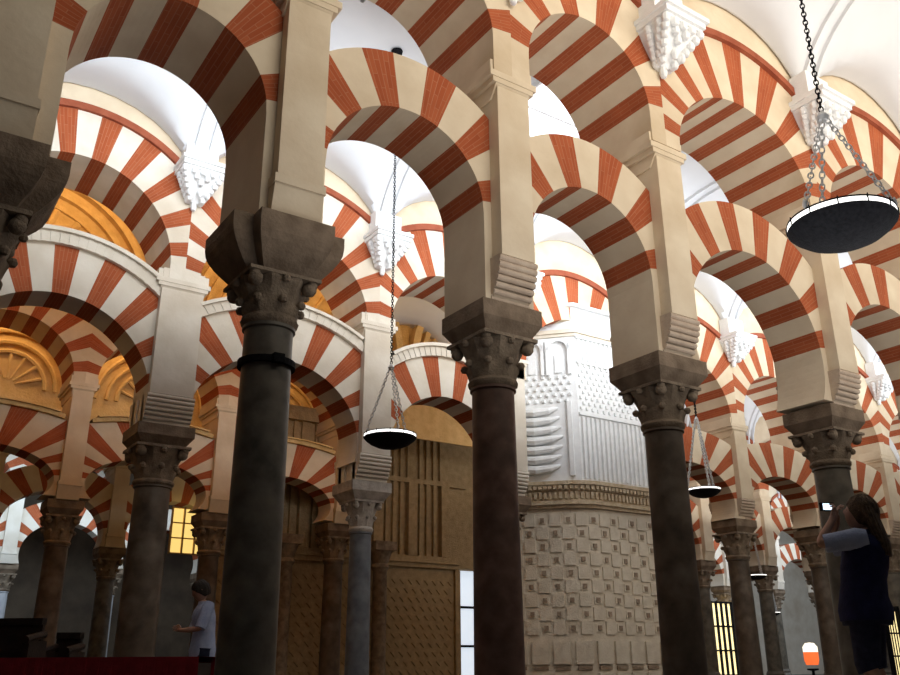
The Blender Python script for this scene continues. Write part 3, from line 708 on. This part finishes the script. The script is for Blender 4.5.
hanging_lamp(p, .6, 1.5, 10.95, 'tiniest hanging lamp, lowest one at the lower right', 'hanging lamps', .2, thin=.012)

# ------------------------------------------------------------------ lit windows, lantern, platform
winl = mat('warm_lit_glass', (0.9, 0.8, 0.5), None, 5, bump=0, emit=(1.0, 0.80, 0.38), estr=1.3)
wing = mat('yellow_lit_panel', (0.9, 0.8, 0.4), None, 5, bump=0, emit=(1.0, 0.72, 0.22), estr=0.9)
def lit_window(name, s, o, z0, z1, w, m, bars=3, bm_=None, t=.05):
    mb = MB(); mb.box(-w/2, w/2, 0, .06, z0, z1); ob = struct(name, mb, m, ROW(s, o))
    mb = MB()
    for k in range(bars+1):
        x = -w/2+w*k/bars; mb.box(x-t, x+t, -.08, 0, z0-t, z1+t)
    for k in range(4):
        z = z0+(z1-z0)*k/3; mb.box(-w/2, w/2, -.08, 0, z-t*.7, z+t*.7)
    f = mb.build('window_bars', bm_ or iron, ob)
lit_window('window_1', 28.6, 20.6, 0.2, 3.3, 2.4, winl, 7)
gl = empty('lit_grille', W(18.05, 6.6), TH); tag(gl, 'yellow lit iron grille standing at the right edge beside the woman', 'grille')
mb = MB(); mb.box(-.28, .28, 0, .04, .3, 2.0); mb.build('lit_panel', winl, gl)
mb = MB()
for q in range(6): x = -.3+.12*q; mb.box(x-.012, x+.012, -.06, -.035, 0, 2.08)
for z in (.28, .85, 1.42, 2.0): mb.box(-.32, .32, -.07, -.02, z-.02, z+.02)
for x in (-.32, .30): mb.box(x, x+.03, -.08, .06, 0, 2.12)
mb.build('iron_bars', iron, gl)
lit_window('window_3', 3.3, 20.6, 4.0, 5.4, 1.15, wing, 3, gold, .025)

lit_window('window_4', 10.6, 16.0, 0.1, 3.5, 1.1, mat('pale_daylight_glass', (0.8, 0.88, 0.95), None, 5, bump=0, emit=(0.78, 0.88, 1.0), estr=0.8), 1)

# red cloth covered platform and dark stalls at the lower left
red_cloth = mat('dark_red_cloth', (0.16, 0.008, 0.014), (0.22, 0.012, 0.02), 8, rough=0.95, bump=0.3)
darkwood = mat('dark_wood', (0.012, 0.007, 0.005), (0.03, 0.017, 0.012), 6, rough=0.6, bump=0.2)
zt_ = at(120, 657, 10.0).z; pa, pb = at(-40, 657, 10.4), at(208, 660, 10.4); xa, xb = 0, (pb.xy-pa.xy).length
pf = empty('red_platform', ((pa.x+pb.x)/2, (pa.y+pb.y)/2, 0), VIEW); tag(pf, 'low platform covered with dark red cloth at the lower left', 'platform')
mb = MB(); w = (xb-xa)/2; mb.box(-w+.05, w-.05, -.35, .35, 0, zt_-.06); mb.build('wooden_frame', darkwood, pf)
mb = MB(); N = 60
def fold(i): return .03*sin(i*1.9)
for i in range(N):
    x0, x1 = -w+2*w*i/N, -w+2*w*(i+1)/N; y0, y1 = -.40+fold(i), -.40+fold(i+1)
    mb.face([(x0, y0, .03), (x1, y1, .03), (x1, -.38, zt_), (x0, -.38, zt_)]); mb.face([(x0, -.38, zt_), (x1, -.38, zt_), (x1, .4, zt_), (x0, .4, zt_)]); mb.face([(x0, .4, zt_), (x1, .4, zt_), (x1, .42, .03), (x0, .42, .03)])
mb.build('red_cloth', red_cloth, pf)
def stall(px0, px1, py, Y, label):
    a = at(px0, py, Y); b = at(px1, py, Y); h = a.z; w = (b.xy-a.xy).length/2
    root = empty('wooden_stall', ((a.x+b.x)/2, (a.y+b.y)/2, 0), VIEW); tag(root, label, 'stall', 'dark wooden stalls')
    mb = MB(); mb.box(-w, w, .05, .12, .1, h); mb.box(-w, w, .02, .15, h-.06, h+.02); mb.build('back_panel', darkwood, root)
    for sg in (-1, 1):
        mb = MB(); mb.box(sg*w-.04, sg*w+.04, -.35, .15, 0, h*.8); mb.tube([(sg*w, -.38, h*.8), (sg*w, .12, h*.86)], .05, 8); mb.build('side_panel', darkwood, root)
    mb = MB(); mb.box(-w, w, -.32, .08, h*.42, h*.47); mb.build('seat', darkwood, root)
stall(-35, 42, 620, 11.6, 'widest dark wooden stall at the lower left corner')
stall(56, 80, 634, 12.4, 'narrow dark wooden stall beside the left background column')

# lantern on a stand at the lower right, lamp box at the left
lp = at(811, 655, 20.0)
lt = empty('standing_lantern', (lp.x, lp.y, 0)); tag(lt, 'small glowing orange and white lantern on a stand at the lower right', 'lantern')
mb = MB(); mb.lathe([(.22, 0), (.2, .05), (.03, .1), (.03, lp.z-.32), (.12, lp.z-.3), (.12, lp.z-.27)], 16); mb.build('stand', iron, lt)
mb = MB(); mb.lathe([(.12, lp.z-.2), (.15, lp.z-.1), (.15, lp.z+.06)], 20); mb.build('orange_shade', mat('orange_lit_glass', (0.8, 0.2, 0.05), None, 5, bump=0, emit=(1.0, 0.16, 0.04), estr=1.0), lt)
mb = MB(); mb.lathe([(.15, lp.z+.06), (.15, lp.z+.16), (.09, lp.z+.24), (.001, lp.z+.25)], 20); mb.build('white_top', mat('white_lit_glass', (0.9, 0.85, 0.7), None, 5, bump=0, emit=(1.0, 0.9, 0.68), estr=1.5), lt)

# ------------------------------------------------------------------ people
skin = mat('skin', (0.42, 0.24, 0.17), (0.48, 0.29, 0.21), 12, rough=0.6, bump=0.05)
navy = mat('navy_quilted_cloth', (0.010, 0.012, 0.05), (0.018, 0.022, 0.075), 14, rough=0.9, bump=0.4)
ltblue = mat('light_blue_cloth', (0.30, 0.36, 0.55), (0.38, 0.45, 0.62), 10, rough=0.9, bump=0.3)
denim = mat('dark_denim', (0.012, 0.014, 0.035), (0.025, 0.03, 0.06), 22, rough=0.9, bump=0.3)
hair_m = mat('brown_blond_hair', (0.055, 0.032, 0.018), (0.15, 0.095, 0.05), 30, rough=0.6, bump=0.5)
hair_d = mat('dark_hair', (0.01, 0.007, 0.005), (0.03, 0.02, 0.014), 30, rough=0.6, bump=0.5)
shoe_m = mat('dark_shoe', (0.02, 0.018, 0.016), (0.04, 0.035, 0.03), 12)
def skin_mesh(name, verts, edges, radii, m, parent, root_i=0, sub=2, flat=None):
    me = bpy.data.meshes.new(name); me.from_pydata([Vector(v) for v in verts], edges, []); me.materials.append(m)
    ob = bpy.data.objects.new(name, me); COL.objects.link(ob); ob.parent = parent
    md = ob.modifiers.new('skin', 'SKIN'); md.use_smooth_shade = True; md.branch_smoothing = 0.6
    sv = me.skin_vertices[0].data if me.skin_vertices else None
    if sv is None:
        bm = bmesh.new(); bm.from_mesh(me); bm.verts.layers.skin.verify(); bm.to_mesh(me); bm.free(); sv = me.skin_vertices[0].data
    for i, r in enumerate(radii): sv[i].radius = r if isinstance(r, tuple) else (r, r)
    sv[root_i].use_root = True
    ss = ob.modifiers.new('sub', 'SUBSURF'); ss.levels = sub; ss.render_levels = sub
    return ob
def head_mesh(parent, name, c, m, yaw, pitch, r=.105):
    "head with brow, nose, lips, chin and ears; faces local +y before turning"
    mb = MB(); n, k = 28, 22; rings = []
    for i in range(k+1):
        ph = pi*i/k; row = []
        for j in range(n):
            t = 2*pi*j/n; x = sin(ph)*cos(t); y = sin(ph)*sin(t); z = -cos(ph)
            f = max(0, y)
            px_, py_, pz_ = x*.78*(1-.16*max(0, -z)), y*.95, z*1.18
            if z < -.2 and y < 0: py_ *= 1-.35*min(1, (-.2-z))
            py_ += .20*f*math.exp(-((x/.13)**2+((z+.08)/.18)**2))          # nose
            py_ += .05*f*math.exp(-((x/.25)**2+((z+.46)/.06)**2))          # upper lip
            py_ += .05*f*math.exp(-((x/.22)**2+((z+.56)/.06)**2))          # lower lip
            py_ += .07*f*math.exp(-((x/.25)**2+((z+.80)/.12)**2))          # chin
            py_ -= .09*f*math.exp(-(((abs(x)-.33)/.14)**2+((z-.08)/.10)**2))  # eye sockets
            py_ += .04*f*math.exp(-(((abs(x)-.3)/.25)**2+((z-.25)/.07)**2))   # brow
            row.append((px_*r, py_*r, pz_*r))
        rings.append(row)
    for a, b in zip(rings, rings[1:]):
        for j in range(n): mb.face([a[j], a[(j+1) % n], b[(j+1) % n], b[j]])
    for sg in (-1, 1):
        mb.lathe([(.001, -.28*r), (.09*r, -.2*r), (.12*r, 0), (.14*r, .18*r), (.001, .3*r)], 10, sg*.80*r, -.05*r)
        mb.sphere((sg*.30*r, .80*r, .07*r), .10*r, 8)
    M_ = Matrix.Translation(c) @ Matrix.Rotation(yaw, 4, 'Z') @ Matrix.Rotation(pitch, 4, 'X')
    return mb.build(name, m, parent, M_, smooth=True)
def person(loc, yaw, label, H, joints, cloth, long_hair, hair_mat, top_m, leg_m, sleeve_m, name='person', shorts=False, vest=False):
    root = empty(name, loc, yaw); tag(root, label, 'person')
    J = joints
    names = list(J); idx = {n: i for i, n in enumerate(names)}
    R_ = dict(pelvis=(.15, .12), spine=(.135, .105), chest=(.16, .115), neck0=(.065, .06), neck1=(.055, .055), hipL=.095, hipR=.095, kneeL=.062, kneeR=.062, calfL=.056, calfR=.056, ankL=.04, ankR=.04, toeL=.035, toeR=.035,
             shL=.06, shR=.06, elL=.043, elR=.043, wrL=.028, wrR=.028, paL=(.036, .02), paR=(.036, .02))
    E_ = [('pelvis', 'spine'), ('spine', 'chest'), ('chest', 'neck0'), ('neck0', 'neck1')]
    for sd in 'LR': E_ += [('pelvis', 'hip'+sd), ('hip'+sd, 'knee'+sd), ('knee'+sd, 'calf'+sd), ('calf'+sd, 'ank'+sd), ('ank'+sd, 'toe'+sd), ('chest', 'sh'+sd), ('sh'+sd, 'el'+sd), ('el'+sd, 'wr'+sd), ('wr'+sd, 'pa'+sd)]
    skin_mesh('body', [J[n] for n in names], [(idx[a], idx[b]) for a, b in E_], [R_[n] for n in names], skin, root, idx['pelvis'])
    V = lambda n: Vector(J[n])
    # fingers: five separate curled digits per hand
    for sd in 'LR':
        w_, p_ = V('wr'+sd), V('pa'+sd); d = (p_-w_).normalized(); side = Vector((0, -1, 0)).cross(d); side = side.normalized() if side.length > .1 else Vector((1, 0, 0)); curl = d.cross(side)
        for k in range(4):
            b = p_ + side*(.027-.018*k)*(1 if sd == 'L' else -1); L = (.065, .075, .07, .055)[k]
            f = curl*(-1 if sd == 'L' else 1)
            mb = MB(); mb.tube([b-d*.02, b+d*L*.45, b+d*L*.8+f*L*.3, b+d*L*.75+f*L*.65], [.0085, .0085, .0075, .006], 8); mb.build('finger', skin, root, smooth=True)
        b = w_ + d*.03 + side*.03*(1 if sd == 'L' else -1); mb = MB(); mb.tube([b, b+d*.03+side*.02*(1 if sd == 'L' else -1), b+d*.06+side*.012*(1 if sd == 'L' else -1)], [.011, .0095, .0075], 8); mb.build('thumb', skin, root, smooth=True)
    # clothes: lofted rings that follow the body
    def loft(mb, secs, n=28, wob=0.0):
        rings = []
        for q, (c, rx, ry) in enumerate(secs):
            rings.append([(c[0]+rx*(1+wob*sin(5*t+q))*cos(t), c[1]+ry*(1+wob*sin(4*t+q*1.7))*sin(t), c[2]) for t in [2*pi*k/n for k in range(n)]])
        for a, b in zip(rings, rings[1:]):
            for k in range(n): mb.face([a[k], a[(k+1) % n], b[(k+1) % n], b[k]])
        mb.face(rings[0]); mb.face(rings[-1])
    P = V('pelvis'); S = V('spine'); C_ = V('chest'); N0 = V('neck0')
    mb = MB(); g = 1.12 if vest else 1.0
    secs = [((P.x, P.y, P.z-.13), .205*g, .165*g), ((P.x, P.y, P.z-.05), .205*g, .17*g), ((P.x, P.y, P.z+.04), .19*g, .155*g), (S, .175*g, .145*g), ((S+C_)/2, .18*g, .15*g), (C_, .195*g, .15*g), (C_+Vector((0, 0, .07)), .195*g, .135*g), (C_+Vector((0, 0, .12)), .16*g, .11*g), ((N0.x, N0.y, N0.z-.01), .085, .08), ((N0.x, N0.y, N0.z+.03), .075, .072)]
    loft(mb, secs, wob=.02); mb.build('vest' if vest else 'shirt', top_m, root, smooth=True)
    for sd in 'LR':
        a, b = V('sh'+sd), V('el'+sd)
        mb = MB(); mb.tube([a+(b-a)*-.25, a+(b-a)*.0, a+(b-a)*.4, a+(b-a)*(.85 if shorts else 1.0)], [.06, .082, .074, .068], 16); mb.build('sleeve', sleeve_m, root, smooth=True)
    mb = MB(); loft(mb, [((P.x, P.y, P.z-.16), .19*g, .155*g), ((P.x, P.y, P.z-.08), .195*g, .16*g), ((P.x, P.y, P.z+.06), .165*g, .135*g)])
    for sd in 'LR':
        h_, k_, c_ = V('hip'+sd), V('knee'+sd), V('calf'+sd); end = k_+(c_-k_)*.25 if shorts else V('ank'+sd)
        mb.tube([h_+Vector((0, 0, .05)), h_+(k_-h_)*.3, k_, end], [.112, .108, .088, .088 if shorts else .07], 18)
    mb.build('shorts' if shorts else 'trousers', leg_m, root, smooth=True)
    for sd in 'LR':
        a, t = V('ank'+sd), V('toe'+sd); skin_mesh('shoe', [(a.x, a.y-.05, a.z-.04), (a.x, a.y+.03, a.z-.04), (t.x, t.y+.03, .045)], [(0, 1), (1, 2)], [.045, .055, .042], shoe_m, root, 0)
    return root
def hair_mesh(root, c, yaw, pitch, r, m, long):
    mb = MB(); n = 40
    M_ = Matrix.Translation(c) @ Matrix.Rotation(yaw, 4, 'Z') @ Matrix.Rotation(pitch, 4, 'X')
    k = 14; rings = []
    for i in range(k+1):
        u = i/k; row = []
        for j in range(n):
            t = 2*pi*j/n; front = max(0, sin(t))
            ph = pi*(.02 + .70*u*(1-.50*front))
            g = 1.0 + .03*sin(j*2.2+i*.3)
            row.append((.90*r*g*sin(ph)*cos(t), (1.12*sin(t)-.04)*r*g*sin(ph), 1.30*r*cos(ph)*g+.02*r))
        rings.append(row)
    for a, b in zip(rings, rings[1:]):
        for j in range(n): mb.face([a[j], a[(j+1) % n], b[(j+1) % n], b[j]])
    if long:
        m2 = MB(); rows = []
        for i in range(15):
            u = i/14; row = []
            for j in range(n):
                t = 2*pi*j/n; wx = r*(.95+.35*sin(pi*u*.8))*(1-.30*u*u); wy = r*(.60-.25*u)
                g = 1+.06*sin(j*2.5+u*4)
                row.append((wx*g*cos(t), -r*(.35+.75*min(1, u*1.3))+wy*g*sin(t), r*.35-u*long))
            rows.append(row)
        for a, b in zip(rows, rows[1:]):
            for j in range(n): m2.face([a[j], a[(j+1) % n], b[(j+1) % n], b[j]])
        m2.face(rows[-1]); m2.face(rows[0])
        m2.build('hair_length', m, root, Matrix.Translation(c) @ Matrix.Rotation(yaw, 4, 'Z'), smooth=True)
    return mb.build('hair', m, root, M_, smooth=True)

# woman with a camera at the right; she stands on a low step, faces away and to the left
wp = at(864, 600, 6.9); step = 0.20
mb = MB(); mb.box(wp.x-1.2, wp.x+.9, wp.y-.8, wp.y+.9, 0, step); struct('trim_1', mb, tile_m)
yaw = radians(58)+VIEW
Jw = dict(pelvis=(0, 0, .92), spine=(0, -.02, 1.08), chest=(0, -.06, 1.27), neck0=(0, -.08, 1.42), neck1=(0, -.08, 1.48), hipL=(-.10, 0, .84), hipR=(.10, 0, .84), kneeL=(-.11, .03, .48), kneeR=(.12, .02, .48), calfL=(-.11, -.02, .33), calfR=(.12, -.02, .33),
    ankL=(-.11, -.02, .09), ankR=(.13, -.03, .09), toeL=(-.13, .13, .035), toeR=(.15, .12, .035), shL=(-.185, -.05, 1.37), shR=(.185, -.05, 1.37), elL=(-.24, .22, 1.34), elR=(.23, .23, 1.36), wrL=(-.10, .12, 1.53), wrR=(.09, .12, 1.54), paL=(-.06, .10, 1.60), paR=(.055, .10, 1.61))
wr = person((wp.x, wp.y, step), yaw, 'woman in dark navy vest and light blue sleeves holding up a small glowing camera', 1.65, Jw, None, True, hair_m, navy, denim, ltblue, shorts=True, vest=True)
head_mesh(wr, 'head', Vector((0, -.07, 1.575)), skin, 0, radians(20), .108)
hair_mesh(wr, Vector((0, -.08, 1.58)), 0, radians(14), .112, hair_m, .37)
cp = (wp + Matrix.Rotation(yaw, 3, 'Z') @ Vector((0, .16, 0)))
cmr = empty('compact_camera', (cp.x, cp.y, step+1.62), radians(8)+VIEW); tag(cmr, 'small camera with a bright glowing screen held up by the woman', 'camera')
mb = MB(); mb.box(-.055, .055, -.012, .012, 0, .065); mb.lathe([(.025, 0), (.025, .001)], 12); mb.build('camera_body', iron, cmr)
mb = MB(); mb.box(-.038, .034, -.0145, -.012, .008, .056); mb.build('lit_screen', mat('lit_screen', (0.7, 0.85, 1.0), None, 5, bump=0, emit=(0.62, 0.82, 1.0), estr=2.5), cmr)
mb = MB(); mb.tube([(0, .01, .032), (0, .035, .032)], .024, 16); mb.build('lens', steel, cmr)

# man at the left, dim, light shirt, head bowed
mp = at(205, 620, 12.2)
Jm = dict(pelvis=(0, 0, .95), spine=(0, 0, 1.12), chest=(0, .02, 1.32), neck0=(0, .03, 1.48), neck1=(0, .06, 1.54), hipL=(-.10, 0, .87), hipR=(.10, 0, .87), kneeL=(-.11, .03, .50), kneeR=(.11, .02, .50), calfL=(-.11, -.02, .34), calfR=(.11, -.02, .34),
    ankL=(-.11, -.02, .09), ankR=(.12, -.02, .09), toeL=(-.13, .13, .035), toeR=(.14, .13, .035), shL=(-.19, .01, 1.42), shR=(.19, .01, 1.42), elL=(-.26, .10, 1.16), elR=(.26, .10, 1.16), wrL=(-.10, .30, 1.14), wrR=(.10, .30, 1.15), paL=(-.03, .34, 1.16), paR=(.03, .34, 1.17))
mr = person((mp.x, mp.y, 0), radians(115)+VIEW, 'blurred visitor in a light blue shirt standing behind the banded dark column', 1.75, Jm, None, False, hair_d, ltblue, denim, ltblue)
head_mesh(mr, 'head', Vector((0, .09, 1.64)), skin, 0, radians(-22), .108)
hair_mesh(mr, Vector((0, .085, 1.65)), 0, radians(-26), .111, hair_d, 0)

# skylight in the middle vault
mb = MB(); mb.box(-.9, .9, -.8, .8, 0, .05); sk = struct('window_5', mb, mat('skylight_glass', (0.9, 0.92, 1.0), None, 5, bump=0, emit=(0.93, 0.94, 1.0), estr=1.3), ROW(4.5, 3.8, 10.93))
mb = MB()
for a in (-.95, .9): mb.box(a, a+.05, -.85, .85, -.04, .08)
for a in (-.85, 0, .8): mb.box(-.95, .95, a, a+.05, -.04, .08)
mb.build('window_frame', stucco, sk)
